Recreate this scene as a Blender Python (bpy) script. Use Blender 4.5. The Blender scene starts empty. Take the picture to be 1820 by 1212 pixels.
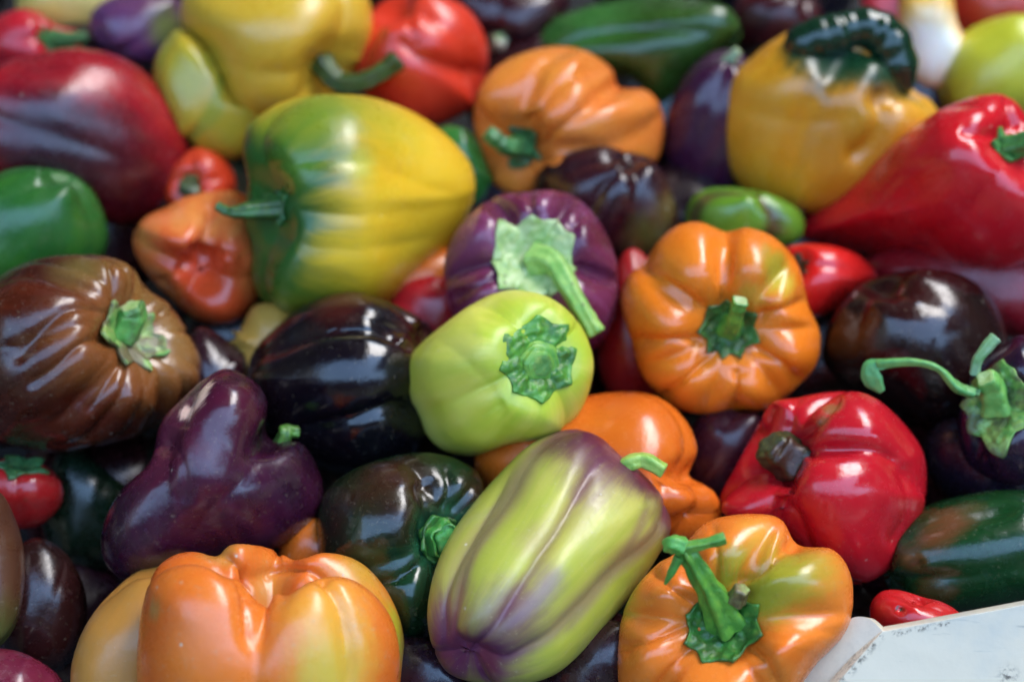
import bpy, math, random
import numpy as np
from mathutils import Vector, Matrix

S = bpy.context.scene
COL = S.collection
# ------------------------------------------------------------------ camera
PW, PH = 1820.0, 1212.0
LENS, SENS = 50.0, 36.0
F = LENS / SENS * PW
DIST = 0.60
PITCH = math.radians(55)
RIGHT = np.array([1.0, 0, 0])
UP = np.array([0, math.sin(PITCH), math.cos(PITCH)])
BACK = np.array([0, -math.cos(PITCH), math.sin(PITCH)])
CAM = BACK * DIST
cd = bpy.data.cameras.new('camera'); cam = bpy.data.objects.new('camera', cd); COL.objects.link(cam)
cd.lens = LENS; cd.sensor_width = SENS; cd.clip_start = 0.01; cd.clip_end = 200
m = Matrix([[RIGHT[i], UP[i], BACK[i], CAM[i]] for i in range(3)] + [[0, 0, 0, 1]])
cam.matrix_world = m
S.camera = cam
cd.dof.use_dof = True
cd.dof.focus_distance = 0.500
cd.dof.aperture_fstop = 4.0
cd.dof.aperture_blades = 0
# ------------------------------------------------------------------ light
SUN_EL, SUN_AZ = math.radians(50), math.radians(42)     # azimuth from +Y towards +X: behind the pile, to the right
w = bpy.data.worlds.new('World'); S.world = w; w.use_nodes = True
nt = w.node_tree; bg = nt.nodes['Background']
sky = nt.nodes.new('ShaderNodeTexSky'); sky.sky_type = 'NISHITA'; sky.sun_disc = False
sky.sun_elevation = SUN_EL; sky.sun_rotation = SUN_AZ
sky.air_density = 1.7; sky.dust_density = 0.3; sky.ozone_density = 3.0
nt.links.new(sky.outputs[0], bg.inputs[0]); bg.inputs[1].default_value = 0.15
sd = bpy.data.lights.new('sun', 'SUN'); sun = bpy.data.objects.new('sun', sd); COL.objects.link(sun)
sd.energy = 0.68; sd.angle = math.radians(44); sd.color = (1.0, 0.87, 0.68)
sdir = Vector((math.sin(SUN_AZ) * math.cos(SUN_EL), math.cos(SUN_AZ) * math.cos(SUN_EL), math.sin(SUN_EL)))
sun.rotation_euler = sdir.to_track_quat('Z', 'Y').to_euler()
S.view_settings.view_transform = 'Standard'; S.view_settings.look = 'None'
S.view_settings.exposure = 3.0; S.view_settings.gamma = 1.0
S.render.engine = 'CYCLES'
S.cycles.max_bounces = 6; S.cycles.diffuse_bounces = 3; S.cycles.glossy_bounces = 4
S.cycles.sample_clamp_indirect = 6.0
S.cycles.use_denoising = True

# ------------------------------------------------------------------ helpers
def srgb(h):
    if not isinstance(h, str): return h
    h = h.lstrip('#'); o = []
    for i in (0, 2, 4):
        c = int(h[i:i+2], 16) / 255
        o.append(c / 12.92 if c <= 0.04045 else ((c + 0.055) / 1.055) ** 2.4)
    return tuple(o) + (1.0,)

def plane_depth(px, py):
    v = (PH / 2 - py) / F
    return DIST * math.sin(PITCH) / (math.sin(PITCH) - v * math.cos(PITCH))

def ray(px, py):
    return RIGHT * ((px - PW / 2) / F) + UP * ((PH / 2 - py) / F) - BACK

def at(px, py, lift=0.0):
    """point on the heap's mean surface seen at this pixel, lifted towards the viewer by lift metres"""
    return CAM + ray(px, py) * (plane_depth(px, py) - lift)

def mesh_obj(name, V, Fc, mats, parent=None, loc=(0, 0, 0), smooth=True, attrs=None, mi=None):
    me = bpy.data.meshes.new(name)
    me.from_pydata([], [], []) if False else None
    V = np.asarray(V, dtype=np.float32); Fc = np.asarray(Fc, dtype=np.int32)
    k = Fc.shape[1]
    me.vertices.add(len(V)); me.vertices.foreach_set('co', V.ravel())
    me.loops.add(Fc.size); me.loops.foreach_set('vertex_index', Fc.ravel())
    me.polygons.add(len(Fc)); me.polygons.foreach_set('loop_start', np.arange(0, Fc.size, k, dtype=np.int32))
    me.polygons.foreach_set('use_smooth', np.full(len(Fc), smooth))
    for mm in mats: me.materials.append(mm)
    if mi is not None: me.polygons.foreach_set('material_index', np.asarray(mi, dtype=np.int32))
    if attrs:
        for an, (typ, arr) in attrs.items():
            a = me.attributes.new(an, typ, 'POINT')
            a.data.foreach_set('vector' if typ == 'FLOAT_VECTOR' else 'value', np.asarray(arr, dtype=np.float32).ravel())
    me.update(calc_edges=True); me.validate()
    o = bpy.data.objects.new(name, me); COL.objects.link(o)
    if parent is not None: o.parent = parent
    o.location = loc
    return o

def tag(o, label=None, cat=None, group=None, kind=None):
    if label: o['label'] = label
    if cat: o['category'] = cat
    if group: o['group'] = group
    if kind: o['kind'] = kind

class Noise:
    """smooth lumpy noise: a sum of random plane waves"""
    def __init__(s, seed, n=14, f0=1.0, f1=3.0):
        r = np.random.RandomState(seed)
        d = r.normal(size=(n, 3)); d /= np.linalg.norm(d, axis=1)[:, None]
        s.k = d * r.uniform(f0, f1, n)[:, None]; s.ph = r.uniform(0, 6.28, n); s.n = n
    def __call__(s, P):
        return np.sin(P @ s.k.T + s.ph).sum(axis=-1) / math.sqrt(s.n)

# ------------------------------------------------------------------ node helpers
class NT:
    def __init__(s, mat):
        mat.use_nodes = True; s.t = mat.node_tree; s.t.nodes.clear()
    def n(s, typ, **kw):
        x = s.t.nodes.new(typ)
        for k, v in kw.items():
            if k.startswith('i_'):
                key = k[2:]; key = int(key) if key.isdigit() else key.replace('_', ' ')
                s.set(x.inputs[key], v)
            else: setattr(x, k, v)
        return x
    def set(s, sock, v):
        if hasattr(v, 'default_value') or hasattr(v, 'is_output'): s.t.links.new(v, sock)
        else: sock.default_value = v
    def math(s, op, a, b=0.0, c=None, clamp=False):
        x = s.t.nodes.new('ShaderNodeMath'); x.operation = op; x.use_clamp = clamp
        s.set(x.inputs[0], a); s.set(x.inputs[1], b)
        if c is not None: s.set(x.inputs[2], c)
        return x.outputs[0]
    def mr(s, v, a, b, c=0.0, d=1.0, smooth=True):
        x = s.t.nodes.new('ShaderNodeMapRange')
        x.interpolation_type = 'SMOOTHSTEP' if smooth else 'LINEAR'
        s.set(x.inputs[0], v)
        for i, q in enumerate((a, b, c, d)): s.set(x.inputs[1 + i], q)
        return x.outputs[0]
    def mix(s, f, a, b, mode='MIX'):
        x = s.t.nodes.new('ShaderNodeMix'); x.data_type = 'RGBA'; x.blend_type = mode
        s.set(x.inputs[0], f); s.set(x.inputs[6], a); s.set(x.inputs[7], b)
        return x.outputs[2]
    def noise(s, vec, scale, detail=3.0, rough=0.5, out=0):
        x = s.t.nodes.new('ShaderNodeTexNoise')
        if vec is not None: s.t.links.new(vec, x.inputs['Vector'])
        x.inputs['Scale'].default_value = scale; x.inputs['Detail'].default_value = detail
        x.inputs['Roughness'].default_value = rough
        return x.outputs[out]

def skin_mat(name, base, alt=None, altamt=0.5, stem=None, stem_rng=(0.1, 0.4), tip=None, tip_rng=(0.7, 1.0),
             crease=None, crease_amt=0.8, patches=(), streak=0.5, rough=0.2, seed=0, specks=0.5, sss=0.10, bump=1.0, mott=0.2):
    """waxy skin of a pepper; patches = (object-space point, radius, colour, softness, strength)"""
    mat = bpy.data.materials.new(name); g = NT(mat)
    tc = g.n('ShaderNodeTexCoord'); obj = tc.outputs['Object']
    fib = g.n('ShaderNodeAttribute', attribute_name='fibre').outputs['Vector']
    ax = g.n('ShaderNodeAttribute', attribute_name='axial').outputs['Fac']
    cr = g.n('ShaderNodeAttribute', attribute_name='crease').outputs['Fac']
    off = g.n('ShaderNodeVectorMath', operation='ADD'); g.set(off.inputs[0], obj); off.inputs[1].default_value = (seed * 1.37, seed * .71, seed * .33)
    offf = g.n('ShaderNodeVectorMath', operation='ADD'); g.set(offf.inputs[0], fib); offf.inputs[1].default_value = (seed * 1.17, seed * .51, seed * .23)
    o2 = off.outputs[0]; f2 = offf.outputs[0]
    n_low = g.noise(o2, 22.0, 3, .5)
    n_str = g.noise(f2, 3.2, 5, .6)
    n_fin = g.noise(f2, 16.0, 4, .65)
    c = srgb(base)
    if alt is not None:
        f = g.math('ADD', g.math('MULTIPLY', n_low, 1 - streak), g.math('MULTIPLY', n_str, streak))
        f = g.mr(f, .40, .62)
        c = g.mix(g.math('MULTIPLY', f, altamt), c, srgb(alt))
    wob = g.math('MULTIPLY', g.math('SUBTRACT', n_str, .5), .35)
    wob2 = g.math('MULTIPLY', g.math('SUBTRACT', n_low, .5), .25)
    axw = g.math('ADD', ax, g.math('ADD', wob, wob2))
    if stem is not None:
        c = g.mix(g.mr(axw, stem_rng[0], stem_rng[1], 1, 0), c, srgb(stem))
    if tip is not None:
        c = g.mix(g.mr(axw, tip_rng[0], tip_rng[1]), c, srgb(tip))
    if crease is not None:
        f = g.mr(g.math('ADD', cr, g.math('MULTIPLY', g.math('SUBTRACT', n_str, .5), 1.0)), .35, .95)
        c = g.mix(g.math('MULTIPLY', f, crease_amt), c, srgb(crease))
    if patches:
        nv = g.t.nodes.new('ShaderNodeTexNoise'); g.set(nv.inputs['Vector'], o2)
        nv.inputs['Scale'].default_value = 55; nv.inputs['Detail'].default_value = 7; nv.inputs['Roughness'].default_value = .62
        sb = g.n('ShaderNodeVectorMath', operation='SUBTRACT'); g.set(sb.inputs[0], nv.outputs['Color']); sb.inputs[1].default_value = (.5, .5, .5)
        wf = g.math('MULTIPLY', g.math('SUBTRACT', n_fin, .5), .007)
    for (p, r, colr, soft, amt) in patches:
        sc = g.n('ShaderNodeVectorMath', operation='SCALE'); g.set(sc.inputs[0], sb.outputs[0]); sc.inputs['Scale'].default_value = r * 1.1
        ad = g.n('ShaderNodeVectorMath', operation='ADD'); g.set(ad.inputs[0], obj); g.set(ad.inputs[1], sc.outputs[0])
        di = g.n('ShaderNodeVectorMath', operation='DISTANCE'); g.set(di.inputs[0], ad.outputs[0]); di.inputs[1].default_value = p
        dd = g.math('ADD', di.outputs['Value'], wf)
        f = g.mr(dd, r * (1 - soft), r * (1 + soft), amt, 0)
        c = g.mix(f, c, srgb(colr))
    # pores, scuffs, faint mottling: pigment only
    c = g.mix(g.math('MULTIPLY', g.mr(n_fin, .45, .75), mott), c, g.mix(.5, c, srgb('d8c890'), 'SOFT_LIGHT'))
    vo = g.t.nodes.new('ShaderNodeTexVoronoi'); g.set(vo.inputs['Vector'], o2); vo.inputs['Scale'].default_value = 190
    vs = g.n('ShaderNodeSeparateColor'); g.set(vs.inputs[0], vo.outputs['Color'])
    sp = g.math('MULTIPLY', g.mr(vo.outputs['Distance'], .06, .16, 1, 0), g.math('GREATER_THAN', vs.outputs[0], .955))
    c = g.mix(g.math('MULTIPLY', sp, specks * .6), c, srgb('c8bfa8'))
    vo2 = g.t.nodes.new('ShaderNodeTexVoronoi'); g.set(vo2.inputs['Vector'], o2); vo2.inputs['Scale'].default_value = 110
    vs2 = g.n('ShaderNodeSeparateColor'); g.set(vs2.inputs[0], vo2.outputs['Color'])
    sp2 = g.math('MULTIPLY', g.mr(vo2.outputs['Distance'], .05, .15, 1, 0), g.math('GREATER_THAN', vs2.outputs[1], .965))
    c = g.mix(g.math('MULTIPLY', sp2, specks * .7), c, srgb('4a3320'))
    fl = g.mr(g.noise(o2, 520, 3, .7), .60, .72)
    c = g.mix(g.math('MULTIPLY', fl, .22 * specks), c, srgb('b8a888'))
    du = g.math('MULTIPLY', g.mr(g.noise(o2, 38, 6, .72), .56, .72), .16 * specks)
    c = g.mix(du, c, srgb('a89c88'))
    b = g.n('ShaderNodeBsdfPrincipled'); out = g.n('ShaderNodeOutputMaterial')
    g.set(b.inputs['Base Color'], c)
    g.set(b.inputs['Roughness'], g.math('ADD', g.math('ADD', g.mr(g.noise(o2, 45, 5, .7), .35, .7, -.04, .10), g.mr(g.noise(o2, 330, 3, .7), .45, .75, 0, .12)), g.math('ADD', rough + .035, g.math('MULTIPLY', sp, .3))))
    b.inputs['IOR'].default_value = 1.56
    if sss > 0:
        b.inputs['Subsurface Weight'].default_value = sss
        b.inputs['Subsurface Radius'].default_value = (1.0, .45, .2); b.inputs['Subsurface Scale'].default_value = .006
    h = g.math('ADD', g.math('MULTIPLY', n_fin, .05), g.math('MULTIPLY', g.noise(o2, 95, 3, .5), .5))
    h = g.math('ADD', h, g.math('MULTIPLY', g.noise(o2, 620, 3, .6), .10))
    bp = g.n('ShaderNodeBump'); bp.inputs['Strength'].default_value = .32 * bump; bp.inputs['Distance'].default_value = .0016
    g.set(bp.inputs['Height'], h); g.set(b.inputs['Normal'], bp.outputs[0])
    g.t.links.new(b.outputs[0], out.inputs[0])
    return mat

_gm = {}
def green_mat(c1='4e9a3c', c2='2c6b34', rough=.42, key='stalk', dry=None):
    k = (c1, c2, rough, dry)
    if k in _gm: return _gm[k]
    mat = bpy.data.materials.new(key); g = NT(mat)
    tc = g.n('ShaderNodeTexCoord'); obj = tc.outputs['Object']
    a = g.noise(obj, 130, 4, .6); b_ = g.noise(obj, 420, 3, .6)
    c = g.mix(g.mr(a, .38, .62), srgb(c1), srgb(c2))
    c = g.mix(g.math('MULTIPLY', g.mr(b_, .5, .7), .3), c, g.mix(.5, c, srgb('a9b44a')))
    vo = g.t.nodes.new('ShaderNodeTexVoronoi'); g.set(vo.inputs['Vector'], obj); vo.inputs['Scale'].default_value = 260
    vs = g.n('ShaderNodeSeparateColor'); g.set(vs.inputs[0], vo.outputs['Color'])
    sp = g.math('MULTIPLY', g.mr(vo.outputs['Distance'], .1, .3, 1, 0), g.math('GREATER_THAN', vs.outputs[0], .9))
    c = g.mix(g.math('MULTIPLY', sp, .6), c, srgb('3a2c1c'))
    c = g.mix(.12, c, srgb('7c8420'))
    if dry: c = g.mix(g.mr(g.noise(obj, 70, 4, .6), .45, .58), c, srgb(dry))
    b = g.n('ShaderNodeBsdfPrincipled'); out = g.n('ShaderNodeOutputMaterial')
    g.set(b.inputs['Base Color'], c); b.inputs['Roughness'].default_value = rough
    b.inputs['Subsurface Weight'].default_value = .08; b.inputs['Subsurface Scale'].default_value = .003
    bp = g.n('ShaderNodeBump'); bp.inputs['Strength'].default_value = .6; bp.inputs['Distance'].default_value = .0012
    g.set(bp.inputs['Height'], g.math('ADD', a, g.math('MULTIPLY', b_, .5))); g.set(b.inputs['Normal'], bp.outputs[0])
    g.t.links.new(b.outputs[0], out.inputs[0])
    _gm[k] = mat; return mat

def smoothstep(a, b, x):
    t = np.clip((x - a) / (b - a), 0, 1); return t * t * (3 - 2 * t)

def spline(pts, n=8, closed=True):
    P = np.array(pts, float); N = len(P); out = []
    rng = range(N) if closed else range(N - 1)
    for i in rng:
        if closed: p0, p1, p2, p3 = P[i-1], P[i], P[(i+1) % N], P[(i+2) % N]
        else: p0, p1, p2, p3 = P[max(i-1, 0)], P[i], P[i+1], P[min(i+2, N-1)]
        for k in range(n):
            t = k / n
            out.append(.5 * ((2*p1) + (-p0+p2)*t + (2*p0-5*p1+4*p2-p3)*t*t + (-p0+3*p1-3*p2+p3)*t**3))
    if not closed: out.append(P[-1])
    return np.array(out)

# ------------------------------------------------------------------ one pepper
GROUP = 'peppers heaped in the pile'
COUNT = [0]
def pepper(label, outline, lift=0.0, asp=1.05, axis=None, cal=None, back=False, lobes=4, A=.16, mid=.45, crs=.75, roll=0.0,
           taper=.12, e=.72, cav=.30, dip=.14, hz=.13, hb=.12, wobble=.25, lump=.035, lumpf=(1.5, 4.0), ribs=0, ribn=20, grooves=(), bumps=(),
           calyx=None, stem=None, skin=None, patches=(), res=(150, 104), name='bell_pepper', extra=None, zs=1.0, wrink=()):
    COUNT[0] += 1; seed = COUNT[0]
    rs = np.random.RandomState(seed * 7 + 3)
    poly = spline(outline, 6)
    # centroid of the outline
    x, y = poly[:, 0], poly[:, 1]; x1, y1 = np.roll(x, -1), np.roll(y, -1)
    cr = x * y1 - x1 * y; Ar = cr.sum() / 2
    cx, cy = ((x + x1) * cr).sum() / (6 * Ar), ((y + y1) * cr).sum() / (6 * Ar)
    C = at(cx, cy, lift)
    dv = C - CAM; dist = np.linalg.norm(dv); zt = -dv / dist
    xt = RIGHT - zt * (RIGHT @ zt); xt /= np.linalg.norm(xt); yt = np.cross(zt, xt)
    B = np.stack([xt, yt, zt])            # rows: tangent frame
    def px2t(px, py, zz=0.0):
        """pixel to the pepper's own frame (metres), on the plane zz in front of its centre"""
        r = ray(px, py); t = (dist - zz) / (-(r @ zt)); P = CAM + r * t - C
        return np.array([P @ xt, P @ yt])
    T2 = np.array([px2t(a, b) for a, b in poly])
    phs = np.arctan2(T2[:, 1], T2[:, 0]); rr = np.hypot(T2[:, 0], T2[:, 1])
    NB = 144; grid = np.linspace(-math.pi, math.pi, NB, endpoint=False)
    tgt = np.zeros(NB)
    for i, g_ in enumerate(grid):          # ray against polygon, farthest hit
        d = np.array([math.cos(g_), math.sin(g_)]); best = 0
        P0 = T2; P1 = np.roll(T2, -1, 0); ed = P1 - P0
        den = d[0] * ed[:, 1] - d[1] * ed[:, 0]
        den = np.where(abs(den) < 1e-12, 1e-12, den)
        t_ = (P0[:, 0] * ed[:, 1] - P0[:, 1] * ed[:, 0]) / den
        u_ = (P0[:, 0] * d[1] - P0[:, 1] * d[0]) / den
        ok = (t_ > 0) & (u_ >= 0) & (u_ <= 1)
        tgt[i] = t_[ok].max() if ok.any() else rr.mean()
    R0 = math.sqrt(abs(np.sum(T2[:, 0] * np.roll(T2[:, 1], -1) - np.roll(T2[:, 0], -1) * T2[:, 1])) / 2 / math.pi)
    if cal is not None:
        o = px2t(cal[0], cal[1]); Hh = asp * R0 * .95
        sn = min(np.hypot(*o) / Hh, .97); d = o / max(np.hypot(*o), 1e-9)
        a = np.array([d[0] * sn, d[1] * sn, math.sqrt(1 - sn * sn) * (-1 if back else 1)])
    else: a = np.array(axis if axis is not None else (0.1, 0.2, 0.9), float)
    a /= np.linalg.norm(a)
    ref = np.array([0, 1.0, 0]) if abs(a[1]) < .9 else np.array([0, 0, 1.0])
    e1 = np.cross(ref, a); e1 /= np.linalg.norm(e1); e2 = np.cross(a, e1)
    c_, s_ = math.cos(roll), math.sin(roll); e1, e2 = e1 * c_ + e2 * s_, -e1 * s_ + e2 * c_
    nz = Noise(seed, 16, *lumpf); nr = Noise(seed + 500, 10, 3, 9)
    ph = rs.uniform(0, 6.28, 3); lam = rs.uniform(.75, 1.15, lobes); lbh = rs.uniform(.3, 1.3, lobes)
    def surf(T, TH):
        T, TH = np.broadcast_arrays(T, TH)
        u = math.pi * T; s = np.clip(np.sin(u), 0, 1); c = np.cos(u)
        rho = s ** e; z = np.sign(c) * np.abs(c) ** .92
        top = 1 / (1 + np.exp(-c * 7)); bot = 1 - top
        rho = rho * (1 - taper * (1 - z) / 2) * (1 + .05 * np.exp(-((z - .45) / .35) ** 2))
        thw = TH + wobble * (np.sin(TH + ph[0]) + .5 * np.sin(2 * TH + ph[1])) / lobes * 2
        th2 = thw + .12 * np.sin(u * 1.5 + ph[2]) / lobes * 2
        sn = np.sin(lobes * th2 / 2); L = ((sn * sn + .004) / 1.004) ** (crs / 2)
        li = (np.floor(lobes * th2 / (2 * math.pi)) % lobes).astype(int)
        am = A * (mid + (1 - mid) * c * c) * (1 - top * (1 - smoothstep(.15, .62, rho)))
        win = sn * sn
        rho = rho * (1 - am * (1 - L)) * (1 + .35 * A * (lam[li] - 1) * win)
        if ribs: 
            rb = np.abs(np.sin(ribn * th2 / 2 + 2 * nr(np.stack([np.cos(TH), np.sin(TH), z], -1)) * .35)) ** .8
            rho = rho * (1 - ribs * (1 - rb) * np.exp(-((T - .2) / .22) ** 2))
        z = z * asp
        z = z - cav * top * np.exp(-(rho / .42) ** 2) + hz * top * (L - .6) * np.exp(-((rho - .68) / .22) ** 2)
        z = z + dip * bot * np.exp(-(rho / .3) ** 2) - hb * bot * (L * (.6 + .4 * lbh[li] * win) - .5) * np.exp(-((rho - .55) / .3) ** 2)
        P = np.stack([rho * np.cos(TH), rho * np.sin(TH), z], -1)
        nn = nz(P * 1.0); dn = P / (np.linalg.norm(P, axis=-1, keepdims=True) + 1e-6)
        fade = smoothstep(0.0, .35, rho)[..., None]
        P = P + dn * (nn * lump)[..., None] * fade
        if not hasattr(surf, 'cre'): surf.cre = None
        surf.last = 1 - L
        Q = P[..., 0:1] * e1 + P[..., 1:2] * e2 + P[..., 2:3] * a
        Q = Q.copy(); Q[..., 2] *= zs
        return Q
    nu, nv = res
    tt = np.linspace(0, 1, nv); th = np.linspace(0, 2 * math.pi, nu, endpoint=False)
    tt = tt - .06 * np.sin(2 * math.pi * tt) / (2 * math.pi) * 2   # denser at the ends
    T, TH = np.meshgrid(tt, th, indexing='ij')
    body = surf(T, TH).reshape(-1, 3); crv = surf.last.reshape(-1)
    def silh(P):
        per = 1 / (1 - P[:, 2] / dist); X = P[:, 0] * per; Y = P[:, 1] * per
        an = np.arctan2(Y, X); ra = np.hypot(X, Y)
        b = np.round((an + math.pi) / (2 * math.pi) * NB).astype(int) % NB
        cur = np.zeros(NB); np.maximum.at(cur, b, ra)
        bad = cur <= 0
        if bad.any(): cur[bad] = np.interp(np.where(bad)[0], np.where(~bad)[0], cur[~bad], period=NB)
        return cur
    sc = R0; cur = silh(body * sc)
    sc *= np.sqrt((tgt ** 2).mean() / (cur ** 2).mean()); cur = silh(body * sc)
    f1 = tgt / cur
    ker = np.array([1, 2, 1.]) / 4
    for _ in range(1): f1 = np.convolve(np.r_[f1[-1], f1, f1[0]], ker, 'valid')
    def warp_with(P, f, cur):
        per = 1 / (1 - P[..., 2] / dist); X = P[..., 0] * per; Y = P[..., 1] * per
        an = np.arctan2(Y, X); ra = np.hypot(X, Y)
        g2 = np.r_[grid, math.pi]; ff = np.interp(an, g2, np.r_[f, f[0]]); cc = np.interp(an, g2, np.r_[cur, cur[0]])
        wgt = smoothstep(.05, .8, ra / cc); k = 1 + (ff - 1) * wgt
        Q = P.copy(); Q[..., 0] *= k; Q[..., 1] *= k; return Q
    def warp(P):
        P = warp_with(P * sc, f1, cur)
        return warp_with(P, f2, cur2)
    W1 = warp_with(body * sc, f1, cur); cur2 = silh(W1); f2 = tgt / cur2
    f2 = np.convolve(np.r_[f2[-1], f2, f2[0]], ker, 'valid')
    body = warp(body)
    # local dents, bumps and grooves modelled on the side that is seen
    def proj(P):
        W = C + P @ B; r = W - CAM; dz = -(r @ BACK)
        return PW / 2 + F * (r @ RIGHT) / dz, PH / 2 - F * (r @ UP) / dz
    mpp = (plane_depth(cx, cy) - lift) / F
    idx = np.arange(nu * nv).reshape(nv, nu)
    def local(P, N):
        if not bumps and not grooves: return P, 0.0
        fx, fy = proj(P); fr = smoothstep(-.1, .35, N[:, 2])
        D = np.zeros(len(P)); GC = np.zeros(len(P))
        for (bx, by, br, amp) in bumps:
            D += amp * np.exp(-((fx - bx) ** 2 + (fy - by) ** 2) / br ** 2)
        for gr in grooves:
            pts, wd, dp = gr[:3]
            G = spline(pts, 6, False) if len(pts) > 2 else np.array(pts, float)
            dmin = np.full(len(P), 1e9); tq = np.zeros(len(P)); ng = len(G) - 1
            for i in range(ng):
                A0, B0 = G[i], G[i+1]; ab = B0 - A0; L2 = max(ab @ ab, 1e-9)
                t_ = np.clip(((fx - A0[0]) * ab[0] + (fy - A0[1]) * ab[1]) / L2, 0, 1)
                d_ = np.hypot(fx - A0[0] - t_ * ab[0], fy - A0[1] - t_ * ab[1])
                m_ = d_ < dmin; dmin[m_] = d_[m_]; tq[m_] = (i + t_[m_]) / ng
            en = smoothstep(0, .18, tq) * smoothstep(0, .18, 1 - tq) * .8 + .2
            GC = np.maximum(GC, np.exp(-dmin / (wd * .8)) * en * fr * .9)
            D -= dp * en * np.exp(-np.sqrt(dmin ** 2 + 2) / wd)
        return P + N * (D * fr * mpp)[:, None], GC
    def normals(P):
        G = P.reshape(nv, nu, 3); du = np.roll(G, -1, 1) - np.roll(G, 1, 1); dv_ = np.gradient(G, axis=0)
        N = np.cross(dv_, du); N /= np.linalg.norm(N, axis=-1, keepdims=True) + 1e-12
        N = N.reshape(-1, 3); cen = P - P.mean(0)
        s__ = np.sign((N * cen).sum(1).sum()); return N * s__
    N = normals(body); body, GC = local(body, N)
    base_off = np.array([0, 0, -R0])         # the empty sits at the pepper's underside
    root = bpy.data.objects.new(name, None); COL.objects.link(root); root.location = C + base_off; root.empty_display_size = .02
    tag(root, label, 'pepper', GROUP)
    toW = lambda P: P @ B - base_off
    fb = np.stack([np.cos(TH), np.sin(TH), T * .5], -1).reshape(-1, 3) * 1.0
    q = np.stack([idx[:-1, :], np.roll(idx, -1, 1)[:-1, :], np.roll(idx, -1, 1)[1:, :], idx[1:, :]], -1).reshape(-1, 4)
    vis = body
    px_, py_ = proj(vis)
    plist = []
    for pa in patches:
        bx, by, br, colr = pa[:4]; soft = pa[4] if len(pa) > 4 else .5; amt = pa[5] if len(pa) > 5 else 1.0
        dd = (px_ - bx) ** 2 + (py_ - by) ** 2 - np.where(N[:, 2] > 0, 0, -1e9) * 1.0
        k = np.argmin(dd); plist.append((tuple(toW(vis[k:k+1])[0]), br * mpp, colr, soft, amt))
    sk = dict(skin or {}); sk.setdefault('base', 'c02020')
    mat = skin_mat('pepper_skin', seed=seed, patches=plist, **sk)
    # flip winding so that normals point outwards
    g0 = vis[q[len(q) // 2]]; nn = np.cross(g0[1] - g0[0], g0[2] - g0[0])
    if nn @ (g0.mean(0) - vis.mean(0)) < 0: q = q[:, ::-1]
    mesh_obj('flesh', toW(vis), q, [mat], root, attrs={'fibre': ('FLOAT_VECTOR', fb), 'axial': ('FLOAT', T.ravel()), 'crease': ('FLOAT', np.maximum(crv / max(crv.max(), 1e-6), GC))})
    # ---------------- calyx
    pole_t = warp(surf(np.array([[.002]]), np.array([[0.0]])).reshape(-1, 3))[0]
    if calyx is not None:
        ck = dict(r=48, pts=7, th=4.0, c1='4a9440', c2='245c30', sharp=1.0, dome=0.0, bumpy=0.0, lift=1.0, rough=.42, dry=None, star=.28, skew=.0)
        ck.update(calyx)
        nr_, na = 22, 96
        rad_fr = ck['r'] * mpp / (R0)
        # find t whose radius matches
        tq = np.linspace(0.002, .5, 200); ring = surf(tq[:, None], np.linspace(0, 6.28, 24)[None, :])
        cen = surf(np.array([[.002]]), np.array([[0.]]))[0, 0]
        rel = ring - cen; ral = rel - (rel @ a)[..., None] * a; rm = np.linalg.norm(ral, axis=-1).mean(1)
        tmax = float(np.interp(rad_fr, rm, tq)) if rm[-1] > rad_fr else .3
        thc = np.linspace(0, 2 * math.pi, na, endpoint=False); jr = np.linspace(0.0, 1.0, nr_)
        p_ = ck['pts']; phc = rs.uniform(0, 6.28); spk = rs.uniform(.7, 1.25, p_)
        tw = thc + .15 * np.sin(2 * thc + phc); ang = (tw * p_ / (2 * math.pi)) % 1.0; li = np.floor(tw * p_ / (2 * math.pi)).astype(int) % p_
        tri = np.abs(2 * ang - 1) ** ck['sharp']            # 1 at lobe borders, 0 at lobe centre
        edge = 1 - ck['star'] * tri * 1.4 + ck['star'] * (1 - tri) * (spk[li] - .6)
        edge += ck.get('spike', .12) * np.exp(-np.abs(2 * ang - 1) / .16) * spk[li]
        edge *= 1 + .04 * np.sin(9 * thc + phc)
        Tc = .002 + (tmax * edge)[None, :] * jr[:, None]; THc = np.broadcast_to(thc, Tc.shape)
        def sn_(Tq, Hq):
            P0 = warp(surf(Tq, Hq)); P1 = warp(surf(Tq + .004, Hq)); P2 = warp(surf(Tq, Hq + .03))
            n_ = np.cross(P1 - P0, P2 - P0); n_ /= np.linalg.norm(n_, axis=-1, keepdims=True) + 1e-12
            return P0, n_
        P0, n_ = sn_(Tc, THc)
        aw = a / np.linalg.norm(a)
        n_ = n_ * np.sign((n_ * aw).sum(-1).mean())
        blend = smoothstep(.05, .5, jr)[:, None, None]; n_ = n_ * blend + aw * (1 - blend); n_ /= np.linalg.norm(n_, axis=-1, keepdims=True)
        hgt = ck['th'] * (1 - .45 * jr[:, None] ** 2) + ck['dome'] * (1 - jr[:, None] ** 2)
        rdg = .35 * ck['th'] * np.cos(tw * p_)[None, :] * -1 * smoothstep(.15, .6, jr)[:, None]
        bz = Noise(seed + 99, 18, 30, 85)(P0 / (R0)) * ck['bumpy'] * (smoothstep(.2, .4, jr) * (1 - .6 * smoothstep(.8, 1, jr)))[:, None]
        curl = ck['lift'] * 5.0 * smoothstep(.7, 1.0, jr)[:, None] * (.5 + .5 * np.sin(thc * 3 + phc))[None, :]
        H = (hgt + rdg + bz + curl) * mpp
        topv = P0 + n_ * H[..., None]; botv = P0 + n_ * ((curl * mpp) - 2.0 * mpp)[..., None]
        V = np.concatenate([topv.reshape(-1, 3), botv[-1].reshape(-1, 3), botv[-6].reshape(-1, 3)])
        ic = np.arange(nr_ * na).reshape(nr_, na); k1 = nr_ * na + np.arange(na); k2 = k1 + na
        rows = np.vstack([ic, k1, k2])
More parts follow.
